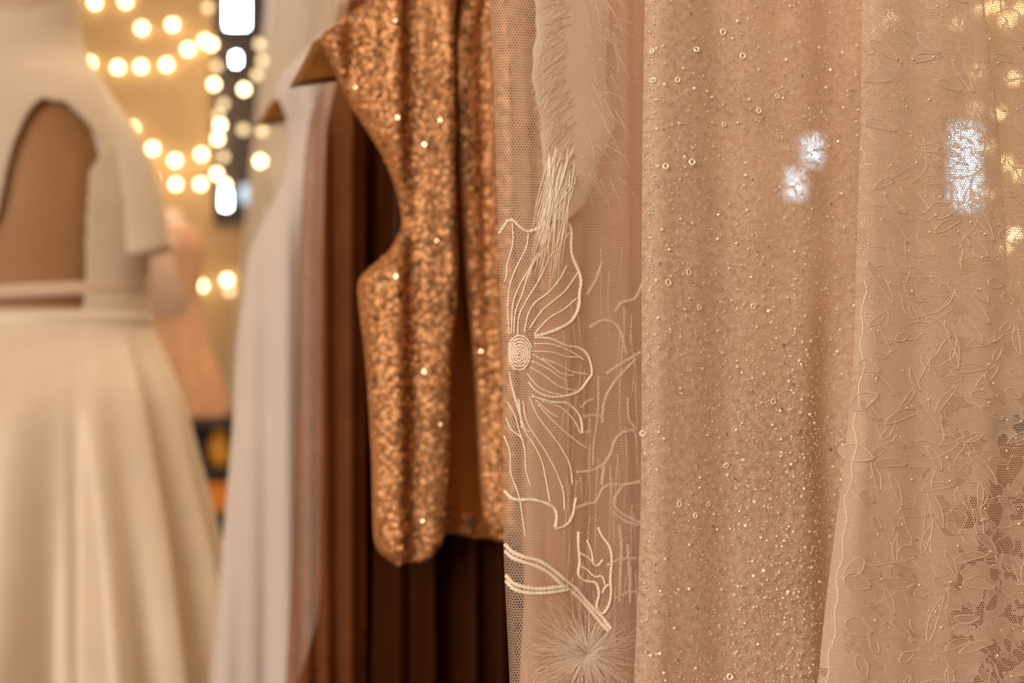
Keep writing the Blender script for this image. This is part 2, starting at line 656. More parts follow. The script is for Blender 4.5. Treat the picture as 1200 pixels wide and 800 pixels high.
# ------------------------------------------------------------------ armchair glimpsed through the lace skirt
M['velvet'] = plain('caramel_velvet', (.34, .15, .05), .8, scale=12, var=.15)
ax, ay = (1330 - 600) * 2.6 / F, 2.6
ac = thing('armchair', 'caramel brown velvet armchair seen dimly through the net of the lace skirt', 'armchair', (ax, ay, 0))
at = CZ - 125 * 2.6 / F
box('backrest', ax - .36, ax + .36, ay, ay + .16, .36, at, M['velvet'], ac, .05)
box('seat', ax - .30, ax + .30, ay + .14, ay + .72, .24, .44, M['velvet'], ac, .04)
for sg in (-1, 1):
    box('arm', min(ax + sg * .27, ax + sg * .40), max(ax + sg * .27, ax + sg * .40), ay + .06, ay + .72, .16, .64, M['velvet'], ac, .05)
    for dy in (.08, .66):
        lathe('leg', [(.014, 0), (.018, .05), (.024, .18)], (ax + sg * .32, ay + dy, 0), M['dark_wood'], ac, 14)

# ------------------------------------------------------------------ mannequin, wedding dress
MD = 1.75
S = MD / F
mc = Vector(((30 - 600) * S, MD, 0))


def zpy(py, d=MD):
    return CZ + (400 - py) * d / F


def loft(rings, seg=64, mod=None, close_top=True, close_bottom=True):
    """rings: (cx, cy, z, rx, ry)"""
    vs, fs, uv = [], [], []
    for cx, cy, z, rx, ry in rings:
        for k in range(seg):
            t = 2 * PI * k / seg
            s_ = mod(t, z) if mod else 1.0
            vs.append((cx + rx * s_ * math.cos(t), cy + ry * s_ * math.sin(t), z))
            uv.append((t * max(rx, ry), z))
    n = len(rings)
    for i in range(n - 1):
        for k in range(seg):
            k2 = (k + 1) % seg
            fs.append((i * seg + k, i * seg + k2, (i + 1) * seg + k2, (i + 1) * seg + k))
    if close_bottom:
        fs.append(tuple(reversed(range(seg))))
    if close_top:
        fs.append(tuple((n - 1) * seg + k for k in range(seg)))
    return vs, fs, uv


def interp_rings(keys, n):
    keys = sorted(keys, key=lambda k: k[2])
    z = [k[2] for k in keys]
    zz = np.linspace(z[0], z[-1], n)
    cols = []
    for c in range(5):
        v = np.interp(zz, z, [k[c] for k in keys])
        if c != 2:
            v = np.convolve(np.pad(v, 2, mode='edge'), np.ones(5) / 5, 'valid')
        cols.append(v)
    return list(zip(*cols))


def R(py, hw, hd, dx=0.0, dy=0.0):
    return (mc.x + dx, mc.y + dy, zpy(py), hw, hd)


man = thing('mannequin', 'tan shop mannequin seen from behind wearing the ivory wedding dress', 'mannequin', (mc.x, mc.y, 0))
torso = [R(560, .155, .11), R(470, .17, .115), R(365, .122, .092), R(340, .118, .09), R(260, .124, .10), R(190, .116, .100),
         R(130, .098, .088), R(98, .082, .074), R(76, .068, .062), R(60, .062, .058), R(20, .055, .054), R(-30, .054, .054)]
v, f, u = loft(interp_rings(torso, 80), 48)
link_mesh('body', v, f, M['skin_form'], man, u)
# head above the picture frame, kept simple and smooth
v, f, u = loft([(mc.x, mc.y - .005, zpy(-30) + .22 * k / 14, max(.004, .075 * math.sqrt(max(0, 1 - ((k - 7.2) / 7.4) ** 2)) + .004),
                 max(.004, .095 * math.sqrt(max(0, 1 - ((k - 7.2) / 7.4) ** 2)) + .004)) for k in range(15)], 32)
link_mesh('head', v, f, M['form_neck'], man, u)
pz = zpy(560)
o = lathe('stand_pole', [(.014, .02), (.014, pz)], (mc.x, mc.y, 0), M['steel'], man)
o = lathe('base', [(.15, 0), (.15, .012), (.02, .022)], (mc.x, mc.y, 0), M['steel'], man)

dress = thing('wedding_dress', 'ivory open-backed wedding dress with long pleated satin skirt on the mannequin', 'dress', (mc.x, mc.y, 0))


def in_poly(x, y, poly):
    c = False
    j = len(poly) - 1
    for i in range(len(poly)):
        xi, yi = poly[i]
        xj, yj = poly[j]
        if (yi > y) != (yj > y) and x < (xj - xi) * (y - yi) / (yj - yi) + xi:
            c = not c
        j = i
    return c


def to_px(p):
    return 600 + p[0] * F / p[1], 400 - (p[2] - CZ) * F / p[1]


bod = [R(372, .150, .106), R(345, .146, .104), R(300, .146, .106), R(240, .142, .112), R(180, .130, .110), R(130, .110, .100),
       R(100, .094, .086), R(80, .078, .072), R(62, .068, .064), R(40, .062, .062), R(-5, .060, .060)]
v, f, u = loft(interp_rings(bod, 240), 300, close_top=False, close_bottom=False)
opening = [(36, 128), (48, 116), (76, 120), (98, 140), (121, 165), (118, 182), (105, 202), (101, 260), (100, 340), (96, 372), (-40, 378), (-30, 300), (-2, 250), (8, 200), (16, 170), (26, 145)]
keep = []
for fc in f:
    c = sum((Vector(v[i]) for i in fc), Vector()) / len(fc)
    x, y = to_px(c)
    if c.y < MD + .02 and in_poly(x, y, opening):
        continue
    keep.append(fc)
o = link_mesh('bodice', v, keep, M['ivory_sheer'], dress, u)
md = o.modifiers.new('thickness', 'SOLIDIFY')
md.thickness = .004
md.offset = 1
# neck band, pinkish
v, f, u = loft([R(62 - k * 9, .0655 - .0002 * k, .0655) for k in range(9)], 40, close_top=False, close_bottom=False)
o = link_mesh('collar', v, f, M['form_neck'], dress, u)
# fluttering cap sleeve over each arm stub
def sleeve(sign):
    path = [P(78, 84, MD), P(100, 118, MD), P(138, 180, MD), P(156, 240, MD), P(168, 300, MD)]
    path = [Vector((mc.x + (p.x - mc.x) * sign, p.y - .01, p.z)) for p in path]
    pp = smooth_path(path, .008)
    rad = lambda t: .022 + .012 * math.sin(PI * min(1, t * .8 + .05)) ** .8 + .008 * t * t
    vs, fs = tube_data(pp, rad, 28)
    o = link_mesh('sleeve', vs, fs, M['ivory_sheer'], dress, [(a[0], a[2]) for a in vs])


sleeve(1)
sleeve(-1)
# two satin bands across the open back
v, f, u = loft([R(354, .1455, .104), R(351, .150, .1085), R(345, .151, .1095), R(341, .150, .1085), R(338, .1455, .104)], 64, close_top=False, close_bottom=False)
# tilt the band as in the photograph
v = [(x, y, z + .06 * (x - mc.x) * (1 if y < MD else 0.4)) for x, y, z in v]
link_mesh('belt', v, f, M['belt_satin'], dress, u)
v, f, u = loft([R(386, .150, .108), R(382, .155, .114), R(374, .155, .114), R(367, .153, .112), R(364, .147, .106)], 64, close_top=False, close_bottom=False)
link_mesh('waistband', v, f, M['ivory_satin'], dress, u)

rs = [R(370, .150, .108), R(400, .160, .125), R(430, .176, .15), R(470, .192, .18), R(560, .214, .21), R(640, .232, .235), R(720, .246, .26), R(800, .262, .28),
      R(1000, .30, .32), R(1300, .345, .35), R(1490, .36, .36)]
ZB = zpy(370)


def pleat(t, z):
    k = min(1.0, max(0.0, (ZB - z - .02) / .35))
    a = 0.085 * math.sin(17 * t + 2.0 * math.sin(2 * t)) + 0.05 * math.sin(9 * t + 1.3 + 2.0 * (ZB - z))
    a -= 0.13 * max(0, math.sin(12 * t + .6)) ** 6
    return 1 + a * k


rr = interp_rings(rs, 120)
zmin = rr[0][2]
rr = [(a, b, max(.012, c), d, e) for a, b, c, d, e in rr if c > .005]
v, f, u = loft(rr, 220, pleat, close_top=False, close_bottom=False)
link_mesh('skirt', v, f, M['ivory_satin'], dress, u)

# blush dress on its own stand, behind
BD = 2.7
bc = Vector(((196 - 600) * BD / F, BD, 0))
bs = thing('dress_stand', 'slim dark dress stand under the short blush dress', 'dress stand', (bc.x, bc.y, 0))
lathe('pole', [(.012, .02), (.012, zpy(250, BD))], (bc.x, bc.y, 0), M['dark_wood'], bs)
lathe('base', [(.13, 0), (.13, .015), (.03, .03)], (bc.x, bc.y, 0), M['dark_wood'], bs)
lathe('bust', [(.03, zpy(400, BD)), (.062, zpy(370, BD)), (.058, zpy(330, BD)), (.06, zpy(280, BD)), (.03, zpy(256, BD)), (.02, zpy(245, BD))], (bc.x, bc.y, 0), M['form_neck'], bs)
bd = thing('blush_dress', 'short flared blush dress behind the ivory wedding dress', 'dress', (bc.x, bc.y, zpy(490, BD)))


def R2(py, px_right):
    hw = (px_right - 196) * BD / F
    return (bc.x, bc.y, zpy(py, BD), hw, hw * .85)


v, f, u = loft(interp_rings([R2(489, 266), R2(450, 258), R2(400, 243), R2(350, 234), R2(330, 236), R2(285, 239), R2(268, 232)], 50), 120,
               lambda t, z: 1 + .07 * math.sin(11 * t) * min(1, max(0, (zpy(380, BD) - z) / .1)), close_top=False, close_bottom=False)
o = link_mesh('skirt', v, f, M['blush_satin'], bd, u)
md = o.modifiers.new('thickness', 'SOLIDIFY')
md.thickness = .003
# ------------------------------------------------------------------ garment rail and hangers
RZ = 1.545
rail_c = Vector((.095, .76, 0))
RD = Vector((-.25, .97, 0)).normalized()
rail = thing('garment_rail', 'steel garment rail above the picture carrying the row of dresses', 'rail', (rail_c.x, rail_c.y, RZ))
ra, rb = rail_c - RD * .7, rail_c + RD * .85
tube('bar', [ra + Vector((0, 0, RZ)), rail_c + Vector((0, 0, RZ)), rb + Vector((0, 0, RZ))], .011, M['steel'], rail, .1, 14)
for p in (ra, rb):
    tube('drop_rod', [p + Vector((0, 0, RZ)), p + Vector((0, 0, 2.2)), p + Vector((0, 0, ZC))], .008, M['steel'], rail, .2, 12)


def hanger(label, tip_px, tip_py, d, half=.19, drop=.085, width=.036, end=.033):
    """wooden hanger whose flared end shows at the given spot (lower corner of the end)"""
    tip = P(tip_px, tip_py, d)
    c = tip + TD * half
    top = Vector((c.x, c.y, tip.z + drop))
    root = thing('clothes_hanger', label, 'hanger', top, 'wooden hangers on the rail')
    for sg in (-1, 1):
        # arm outline in the garment plane (s, z), extruded along the rail
        up = [(0, .012), (.05, .004), (.10, -.012), (.15, -.032), (half - .016, -drop + end)]
        lo = [(half, -drop), (half - .035, -drop + .006), (.12, -.044), (.08, -.028), (.04, -.018), (0, -.014)]
        ol = up + lo
        n = len(ol)
        vs = []
        for k, nn in enumerate((-.5, -.32, .32, .5)):
            sc_ = 1.0 if k in (1, 2) else .86
            cz = -.025
            for s_, z_ in ol:
                th = .012 + .02 * (s_ / half) ** 1.5
                mid = -drop * (s_ / half) ** 1.4
                vs.append(top + TD * (sg * s_) + ND * (nn * th) + Vector((0, 0, mid * (1 - sc_) + z_ * sc_)))
        fs = []
        for k in range(3):
            for i in range(n):
                i2 = (i + 1) % n
                fs.append((k * n + i, k * n + i2, (k + 1) * n + i2, (k + 1) * n + i))
        fs.append(tuple(range(n)))
        fs.append(tuple(3 * n + i for i in reversed(range(n))))
        o = link_mesh('arm', vs, fs, M['hanger_wood'], root, smooth=False)
    hk = [top + Vector((0, 0, .005)), top + Vector((0, 0, RZ - top.z - .025))]
    for k in range(9):
        a = PI + PI * .25 - (k / 8) * PI * 1.25
        hk.append(Vector((top.x, top.y, RZ)) + TD * (.0135 * math.cos(a)) + Vector((0, 0, .0135 * math.sin(a))))
    tube('hook', hk, .002, M['steel'], root, .006, 8)
    return root


hanger('wooden hanger whose flared end pokes out of the sequined bolero', 345, 99, 1.02)
hanger('wooden hanger whose small triangular end shows beside the white gown', 303, 147, 1.432, end=.028)

# ------------------------------------------------------------------ white gown
W = Drape(330, 1.44, [(40, 380, ('s', .16)), (75, 340, ('s', .19)), (104, 311, ('s', .22)), (120, 319, ('s', .22)), (150, 335, ('s', .2)), (190, 336, ('s', .24)), (230, 322, ('s', .28)), (290, 292, ('s', .31)), (400, 277, ('s', .33)),
                      (500, 273, ('s', .33)), (640, 260, ('s', .34)), (800, 245, ('s', .36)), (1600, 215, ('s', .40)), (1880, 205, ('s', .40))],
          t=.03, fold=waves((.006, .07, .5, 1.0), (.004, .031, 2, .5)))
gown = thing('white_gown', 'plain white floor-length gown farthest along the row of dresses', 'dress', W.front(0, W.H[0]))
W.mesh('skirt', M['white_crepe'], gown, 100, 110)

# ------------------------------------------------------------------ brown tulle dress
Tu = Drape(350, 1.22, [(0, 400, 470), (40, 389, 470), (90, 384, 450), (130, 364, 440), (200, 356, 436), (300, 350, 434), (500, 345, 432),
                       (700, 342, 430), (800, 336, 430), (1500, 310, ('s', .34)), (2150, 300, ('s', .36))],
           t=.024, fold=waves((.009, .019, .4, 1.2), (.006, .037, 2.2, -1.0), (.002, .009, 1, 2)))
tul = thing('tulle_dress', 'sheer rose-brown pleated tulle dress between the white gown and the bolero', 'dress', Tu.front(0, Tu.H[0]))
Tu.mesh('tulle_overlay', M['brown_tulle'], tul, 200, 90)
Ti = Drape(350, 1.22, [(0, 408, ('s', .16)), (90, 398, ('s', .22)), (140, 382, ('s', .24)), (300, 377, ('s', .23)), (700, 376, ('s', .25)), (745, 370, ('s', .25)), (800, 345, ('s', .27)), (2150, 330, ('s', .3))],
           t=.012, fold=waves((.009, .026, .4, 1.2), (.004, .045, 2.2, -1.0)))
Ti.mesh('lining', M['brown_lining'], tul, 140, 70)

# ------------------------------------------------------------------ dark brown satin gown behind the bolero
G = Drape(440, 1.02, [(60, 440, ('s', .2)), (190, 452, ('s', .2)), (330, 440, ('s', .24)), (650, 440, ('s', .26)), (800, 437, ('s', .28)), (1600, 420, ('s', .34)), (2480, 400, ('s', .4))],
          t=.018, fold=waves((.010, .030, .2, .6), (.006, .052, 1.2, .5)), off=.078)
gn = thing('satin_gown', 'very dark brown satin gown falling below the sequined bolero', 'dress', G.front(0, G.H[0]))
G.mesh('skirt', M['brown_satin'], gn, 140, 80)

# ------------------------------------------------------------------ sequined bolero
def sequin_mat(name, base, roughness, metal=.45):
    m, t = new_mat(name)
    a = t.n('ShaderNodeAttribute', attribute_name='tone')
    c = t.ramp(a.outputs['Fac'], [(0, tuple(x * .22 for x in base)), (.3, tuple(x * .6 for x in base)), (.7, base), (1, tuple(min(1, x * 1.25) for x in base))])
    t.out(t.n('ShaderNodeBsdfPrincipled', {'Base Color': c, 'Metallic': metal, 'Roughness': roughness}))
    return m


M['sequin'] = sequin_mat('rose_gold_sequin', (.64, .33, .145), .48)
M['mirror_sequin'] = sequin_mat('mirror_sequin', (.85, .62, .42), .12, 1.0)
M['clear_sequin'] = sequin_mat('champagne_sequin', (.88, .76, .62), .3, .1)
M['bead'] = sequin_mat('pearl_bead', (.95, .86, .74), .3, .05)


def sequins(name, dr, dens, r, mat, parent, tilt=.4, seed=1, ymin=-20, ymax=820, region=None, lift=.0012, sides=7, jit=.5, weight=None, darkp=.18, tonef=None, h0=None, h1=None, dome=.15):
    rnd = random.Random(seed)
    vs, fs, cs = [], [], []
    h0 = dr.H[0] if h0 is None else h0
    h1 = dr.H[-1] if h1 is None else h1
    h = h0
    row = 0
    while h < h1:
        l, rr_ = dr.lr(h)
        a = l + (dens / 2 if row % 2 else 0)
        while a < rr_:
            aa, hh = a + rnd.uniform(-jit, jit) * dens, h + rnd.uniform(-jit, jit) * dens
            a += dens
            if not (l < aa < rr_) or not (h0 < hh < h1):
                continue
            p = dr.front(aa, hh, lift + rnd.uniform(0, .0008))
            if region and not region(*to_px(p)):
                continue
            if weight and rnd.random() > weight(*to_px(p)):
                continue
            n = dr.normal(aa, hh)
            n = (n + Vector((rnd.gauss(0, tilt), rnd.gauss(0, tilt), rnd.gauss(0, tilt)))).normalized()
            x = n.orthogonal().normalized()
            y = n.cross(x)
            b = len(vs)
            rad = r * rnd.uniform(.8, 1.15)
            tone = rnd.uniform(.0, .3) if rnd.random() < darkp else rnd.uniform(.4, 1)
            if tonef:
                tone = tonef(*to_px(p), rnd)
            vs.append(p + n * rad * dome)
            cs.append(tone)
            ph = rnd.uniform(0, 6)
            for k in range(sides):
                t = 2 * PI * k / sides + ph
                vs.append(p + x * (rad * math.cos(t)) + y * (rad * math.sin(t)))
                cs.append(tone)
            for k in range(sides):
                fs.append((b, b + 1 + k, b + 1 + (k + 1) % sides))
        h += dens * .87
        row += 1
    o = link_mesh(name, vs, fs, mat, parent, smooth=False, cols=cs)
    return stuff(o)


def bfold(a, h):
    return .008 * math.sin(2 * PI * a / .05 + 1.0) + .0025 * math.sin(2 * PI * a / .021 + 3 * h)


LA = Drape(440, 1.02, [(-30, 468, 532), (0, 434, 531), (20, 404, 530), (36, 382, 530), (46, 373, 530), (70, 385, 530), (100, 400, 530), (145, 425, 530), (185, 449, 530), (205, 457, 531), (235, 469, 532),
                      (265, 473, 533), (295, 455, 534), (318, 427, 534), (330, 419, 534), (370, 422, 530), (400, 426, 526), (450, 430, 524), (540, 435, 523), (600, 436, 520), (630, 437, 518), (645, 441, 515), (654, 450, 506), (658, 462, 494)],
           t=.011, fold=bfold)
LB = Drape(440, 1.02, [(-20, 556, 640), (10, 540, 660), (60, 532, 700), (200, 540, 700), (330, 548, 700), (400, 556, 700), (450, 560, 700), (560, 566, 700), (612, 570, 700), (624, 584, 700), (640, 622, 690)],
           t=.012, fold=lambda a, h: bfold(a, h) - .008)
BP = Drape(440, 1.02, [(40, 440, 680), (180, 462, 680), (265, 476, 680), (320, 452, 680), (400, 445, 680), (600, 446, 680), (614, 455, 680), (624, 520, 680), (640, 640, 676)],
           t=.005, fold=waves((.003, .04, 1, .5)), off=.038)
bol = thing('sequin_bolero', 'cropped sleeveless rose-gold sequined bolero on a wooden hanger', 'bolero', LA.at(372, 46))
LA.mesh('front_panel', M['bolero_base'], bol, 60, 130)
LB.mesh('side_panel', M['bolero_base'], bol, 60, 100)
BP.mesh('back_lining', M['bolero_lining'], bol, 60, 80)


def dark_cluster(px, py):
    # thin the sequins in two bands where the ground shows
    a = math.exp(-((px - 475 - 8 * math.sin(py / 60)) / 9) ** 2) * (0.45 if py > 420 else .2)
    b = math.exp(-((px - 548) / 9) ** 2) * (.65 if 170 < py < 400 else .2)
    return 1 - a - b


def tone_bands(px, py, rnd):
    # fold shade put into the sequin tones: paler outer panels, browner inner folds
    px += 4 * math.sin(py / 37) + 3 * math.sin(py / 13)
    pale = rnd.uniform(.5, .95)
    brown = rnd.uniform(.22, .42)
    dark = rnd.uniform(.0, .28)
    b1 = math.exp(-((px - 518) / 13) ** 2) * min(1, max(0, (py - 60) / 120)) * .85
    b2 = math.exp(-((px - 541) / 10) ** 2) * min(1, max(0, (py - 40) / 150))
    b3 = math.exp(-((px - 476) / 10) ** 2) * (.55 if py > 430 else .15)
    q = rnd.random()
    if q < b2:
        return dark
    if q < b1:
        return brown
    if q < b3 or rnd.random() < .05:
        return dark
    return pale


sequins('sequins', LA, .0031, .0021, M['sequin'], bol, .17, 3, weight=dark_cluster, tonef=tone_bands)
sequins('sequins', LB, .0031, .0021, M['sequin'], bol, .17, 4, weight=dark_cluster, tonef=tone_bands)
sequins('glint_sequins', LA, .021, .0017, M['mirror_sequin'], bol, .45, 8, jit=.9, lift=.0022, darkp=0)
sequins('glint_sequins', LB, .024, .0017, M['mirror_sequin'], bol, .45, 9, jit=.9, lift=.0022, darkp=0)
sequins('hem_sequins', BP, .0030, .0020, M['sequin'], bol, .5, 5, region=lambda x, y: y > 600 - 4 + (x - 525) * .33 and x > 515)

# ------------------------------------------------------------------ embroidered net gown
NR = [(-120, 570, ('s', .10)), (0, 574, ('s', .12)), (100, 579, ('s', .13)), (250, 583, ('s', .15)), (400, 588, ('s', .155)), (500, 590, ('s', .16)), (640, 590, ('s', .165)), (720, 594, ('s', .17)), (800, 598, ('s', .17)), (1200, 606, ('s', .2)), (3050, 560, ('s', .34))]
N = Drape(585, .745, NR, t=.008, fold=waves((.0022, .09, .4, .8), (.0012, .04, 1.0, 2.0)))
net = thing('net_gown', 'ivory net gown with corded flower embroidery and fringe on the rail', 'dress', N.front(0, N.H[0]))
hb = CZ - 460 * .745 / F      # finer rows in the part near the lens
N.mesh('net_overlay', M['net'], net, 130, 140, open_back=True, wrap=.1)
N2 = Drape(585, .745, [(y, (x + 22) if y < 900 else x + 30, ('s', r[1] - .025)) for y, x, r in NR], t=.006, fold=waves((.0014, .07, 1.4, 1.0), (.0003, .022, 1.0, 2.0)), off=.030)
N2.mesh('inner_net', M['net_inner'], net, 100, 90, open_back=True, wrap=.1)
LN = Drape(585, .745, [(-120, 632, ('s', .08)), (0, 630, ('s', .09)), (150, 636, ('s', .1)), (260, 652, ('s', .11)), (340, 640, ('s', .12)), (420, 622, ('s', .13)), (550, 618, ('s', .135)), (700, 617, ('s', .14)), (800, 610, ('s', .14)), (1200, 610, ('s', .17)), (3000, 580, ('s', .28))],
           t=.01, fold=waves((.005, .034, 2.0, 1.5), (.002, .013, .4, 1.0)), off=.045)
LN.mesh('lining', M['blush_lining'], net, 110, 90)


def z1(*p): return [(570 + x / 4, 240 + y / 4) for x, y in p]
def z2(*p): return [(570 + x / 4, 420 + y / 4) for x, y in p]
def z3(*p): return [(570 + x / 4, 600 + y / 4) for x, y in p]


def cord(name, dr, pts, r, parent, lift=.0006, seed=0, mat='cord'):
    P3 = [dr.at(x, y, lift) for x, y in pts]
    path = smooth_path(P3, .0009)
    rnd = random.Random(seed)
    k = len(path)
    L = k * .0009
    vs, fs = tube_data(path, lambda t: r * (1 + .3 * math.sin(2 * PI * t * L / .0022) + .1 * math.sin(t * 37 + seed)), 6)
    return link_mesh(name, vs, fs, M[mat], parent, uvs=[(v[0], v[2]) for v in vs])


# flower centre: a flat disc of coiled cord
coil = []
for k in range(150):
    t = k / 150
    a = t * 2 * PI * 6
    coil.append((608 + 15 * t * math.cos(a), 414 + 22 * t * math.sin(a)))
flower = cord('embroidered_flower', N, coil, .00055, net, .001)
for k in range(9):
    y = 398 + k * 4.2
    cord('stitch', N, [(594 + abs(k - 4) * 1.2, y + 1), (606, y - 1.5 + k * .3), (622 - abs(k - 4) * 1.6, y + 1.5)], .0003, flower, .0014, k)
big = [
    z1((55, 135), (70, 100), (95, 76), (125, 75), (150, 100), (190, 125), (240, 110), (290, 82), (330, 74), (370, 80), (395, 115), (395, 200), (402, 245), (430, 310), (442, 360), (435, 410), (430, 480), (400, 540), (340, 580), (270, 605), (225, 615)),
    z1((225, 620), (300, 628), (370, 658), (430, 670), (470, 700), (490, 760), (490, 800)) + z2((480, 90), (440, 145), (400, 168), (340, 180), (280, 175), (230, 150), (195, 110)),
    z2((210, 175), (300, 203), (370, 208), (410, 235), (440, 280), (448, 350)),
    z2((80, 620), (110, 650), (150, 662), (210, 660), (270, 675), (310, 695), (326, 725), (325, 770), (320, 792)),
    z2((320, 792), (345, 792), (380, 772), (403, 730), (410, 690), (418, 650)),
]
for i, c in enumerate(big):
    cord('petal_outline', N, c, .00095 if i in (0, 3) else .00075, flower, .0008, i)
vein = [
    z1((120, 85), (122, 180), (95, 280), (78, 330), (72, 362)),
    z1((195, 130), (185, 200), (140, 290), (110, 370), (98, 440), (95, 520), (104, 610)),
    z1((385, 130), (350, 190), (300, 235), (270, 300), (235, 370), (190, 440), (152, 520), (145, 610)),
    z1((375, 285), (340, 350), (290, 410), (230, 455), (195, 510), (175, 600)),
    z1((425, 320), (370, 400), (310, 452), (255, 500), (200, 580)),
    z1((420, 440), (360, 490), (300, 525), (262, 560), (220, 610)),
    z1((275, 200), (222, 270), (190, 340), (165, 420), (135, 500), (126, 605)),
    z1((240, 225), (200, 300), (150, 385), (122, 470), (115, 605)),
    z1((200, 685), (300, 690), (380, 712), (440, 712)),
    z1((215, 700), (290, 745), (350, 790), (410, 800)),
    z1((220, 650), (310, 655), (400, 690), (460, 730)),
    z2((210, 10), (290, 50), (340, 85), (385, 110)),
    z2((260, 0), (330, 25), (400, 60), (475, 75)),
    z2((205, 40), (270, 80), (340, 130), (420, 152)),
    z2((190, 70), (240, 130), (300, 160), (370, 175)),
    z2((200, 180), (240, 270), (300, 350), (350, 420), (390, 500), (402, 590)),
    z2((170, 200), (190, 300), (240, 380), (285, 450), (330, 540), (358, 620), (365, 710)),
    z2((150, 190), (170, 320), (220, 400), (258, 480), (280, 580), (296, 670)),
    z2((230, 195), (300, 255), (340, 275)),
    z2((240, 215), (320, 300), (400, 370), (470, 420)),
    z2((260, 200), (350, 230), (410, 290), (440, 350)),
    z2((100, 70), (128, 180), (158, 270), (182, 335), (205, 340)),
    z2((90, 60), (125, 150), (150, 230), (165, 330)),
    z2((85, 200), (130, 262), (150, 330), (178, 420), (183, 520), (207, 600)),
    z2((84, 275), (112, 330), (160, 370), (180, 430)),
    z2((80, 362), (95, 440), (112, 540), (150, 640), (170, 760), (180, 830)),
]
for i, c in enumerate(vein):
    cord('petal_vein', N, c, .00044, flower, .0006, i + 20)
stems = [
    z3((80, 150), (120, 185), (180, 210), (240, 225), (300, 260), (360, 310), (420, 360), (480, 430), (540, 490), (582, 545)),
    z3((80, 182), (120, 212), (180, 235), (240, 255), (300, 290), (350, 335), (410, 380), (470, 440), (530, 512), (572, 557)),
    z3((80, 295), (120, 330), (180, 350), (250, 358), (320, 352), (378, 345)),
    z3((80, 320), (120, 355), (180, 375), (250, 378), (320, 372), (385, 360)),
]
for i, c in enumerate(stems):
    cord('stem_cord', N, c, .00115, net, .001, i + 60)
leafc = [
    z3((430, 90), (430, 160), (436, 230), (430, 290), (460, 320), (510, 330), (526, 380), (515, 440), (540, 475), (570, 440), (582, 380), (580, 300), (586, 220), (575, 160), (540, 110), (522, 70)),
    z3((432, 250), (470, 268), (505, 300), (540, 300), (555, 340)), z3((436, 190), (480, 215), (515, 250), (545, 220)),
    z3((470, 130), (490, 180), (500, 240)), z3((540, 380), (555, 350), (575, 335)),
]
for i, c in enumerate(leafc):
    cord('leaf_cord', N, c, .0008 if i == 0 else .0006, net, .0006, i + 70)
back = [
    z2((420, 530), (480, 525), (540, 500), (580, 440), (600, 380), (640, 345), (690, 335)),
    z2((410, 700), (470, 680), (510, 670), (540, 610), (580, 590), (640, 590), (720, 575)),
    z2((640, 590), (605, 640), (600, 690), (640, 730), (700, 760), (740, 775)),
    z2((522, 80), (520, 250), (500, 400), (498, 500)), z2((545, 500), (538, 590)), z2((540, 300), (550, 200), (590, 120), (640, 60), (700, 0)),
    z2((660, 180), (665, 280), (700, 330)), z2((450, 270), (500, 265), (540, 270)), z2((440, 230), (470, 200), (500, 190)), z2((460, 345), (490, 340)),
    z1((480, 575), (530, 545), (580, 545), (620, 580), (640, 640), (655, 700)), z1((600, 500), (630, 460), (690, 440), (720, 390), (735, 350)),
    z1((470, 420), (510, 350), (540, 270)), z1((560, 790), (620, 750), (670, 720), (720, 690)),
    z3((590, 0), (650, 40), (710, 60)), z3((560, 250), (620, 220), (700, 215)), z3((600, 400), (660, 375), (705, 370)),
    z3((620, 420), (625, 300), (630, 150), (620, 60)), z3((670, 420), (668, 300), (660, 150)),
]
for i, c in enumerate(back):
    cord('inner_cord', N2, c, .0009 if i not in (3, 6) else .0006, net, .0008, i + 90)


# fringe flowers: hundreds of loose threads, one part each
def fringe(name, dr, n, gen, r, parent, seed):
    rnd = random.Random(seed)
    vs, fs = [], []
    for i in range(n):
        (x0, y0), (x1, y1), cur = gen(rnd)
        mx, my = (x0 + x1) / 2 + cur * (y1 - y0), (y0 + y1) / 2 - cur * (x1 - x0)
        lf = rnd.uniform(.003, .0045)
        pts = []
        for k in range(7):
            t = k / 6
            x = (1 - t) ** 2 * x0 + 2 * t * (1 - t) * mx + t * t * x1
            y = (1 - t) ** 2 * y0 + 2 * t * (1 - t) * my + t * t * y1
            pts.append(dr.at(x, y, lf))
        a, b = tube_data(pts, lambda t: r * (1.1 - .75 * t), 4, len(vs))
        vs += a
        fs += b
    return stuff(link_mesh(name, vs, fs, M['fringe'], parent, uvs=[(v[0], v[2]) for v in vs]))


def gen_top(rnd):
    y = rnd.uniform(-20, 215)
    if rnd.random() < .88:
        # threads end along a wavy outline on the left
        edge = 622 + max(0, (y - 110)) * .17 + 4 * math.sin(y / 17)
        ex = edge + abs(rnd.gauss(0, 6))
        x = edge + rnd.uniform(9, 42)
        return (x, y), (ex, y + rnd.uniform(2, 30) + (y - 60) * .12), rnd.uniform(-.15, .15)
    x = rnd.uniform(675, 720)
    a = rnd.uniform(.2, 1.4)
    return (x, y), (x + 30 * math.cos(a), y + 50 * math.sin(a)), rnd.uniform(.05, .2)


def gen_tail(rnd):
    x = rnd.uniform(640, 672)
    y = rnd.uniform(170, 230)
    return (x, y), (x - rnd.uniform(-2, 26) - (x - 640) * .5, y + rnd.uniform(50, 130)), rnd.uniform(-.06, .06)


def gen_low(rnd):
    a = rnd.uniform(0, 2 * PI)
    r0, r1 = rnd.uniform(0, 14), rnd.uniform(38, 82)
    cx, cy = 684, 764
    return (cx + r0 * math.cos(a), cy + r0 * math.sin(a)), (cx + r1 * math.cos(a), cy + r1 * math.sin(a) * .95), rnd.uniform(-.22, .22)


def gen_fold(rnd):
    x = rnd.uniform(655, 742)
    y = rnd.uniform(250, 700)
    return (x, y), (x + rnd.uniform(-8, 8), y + rnd.uniform(30, 110)), rnd.uniform(-.06, .06)


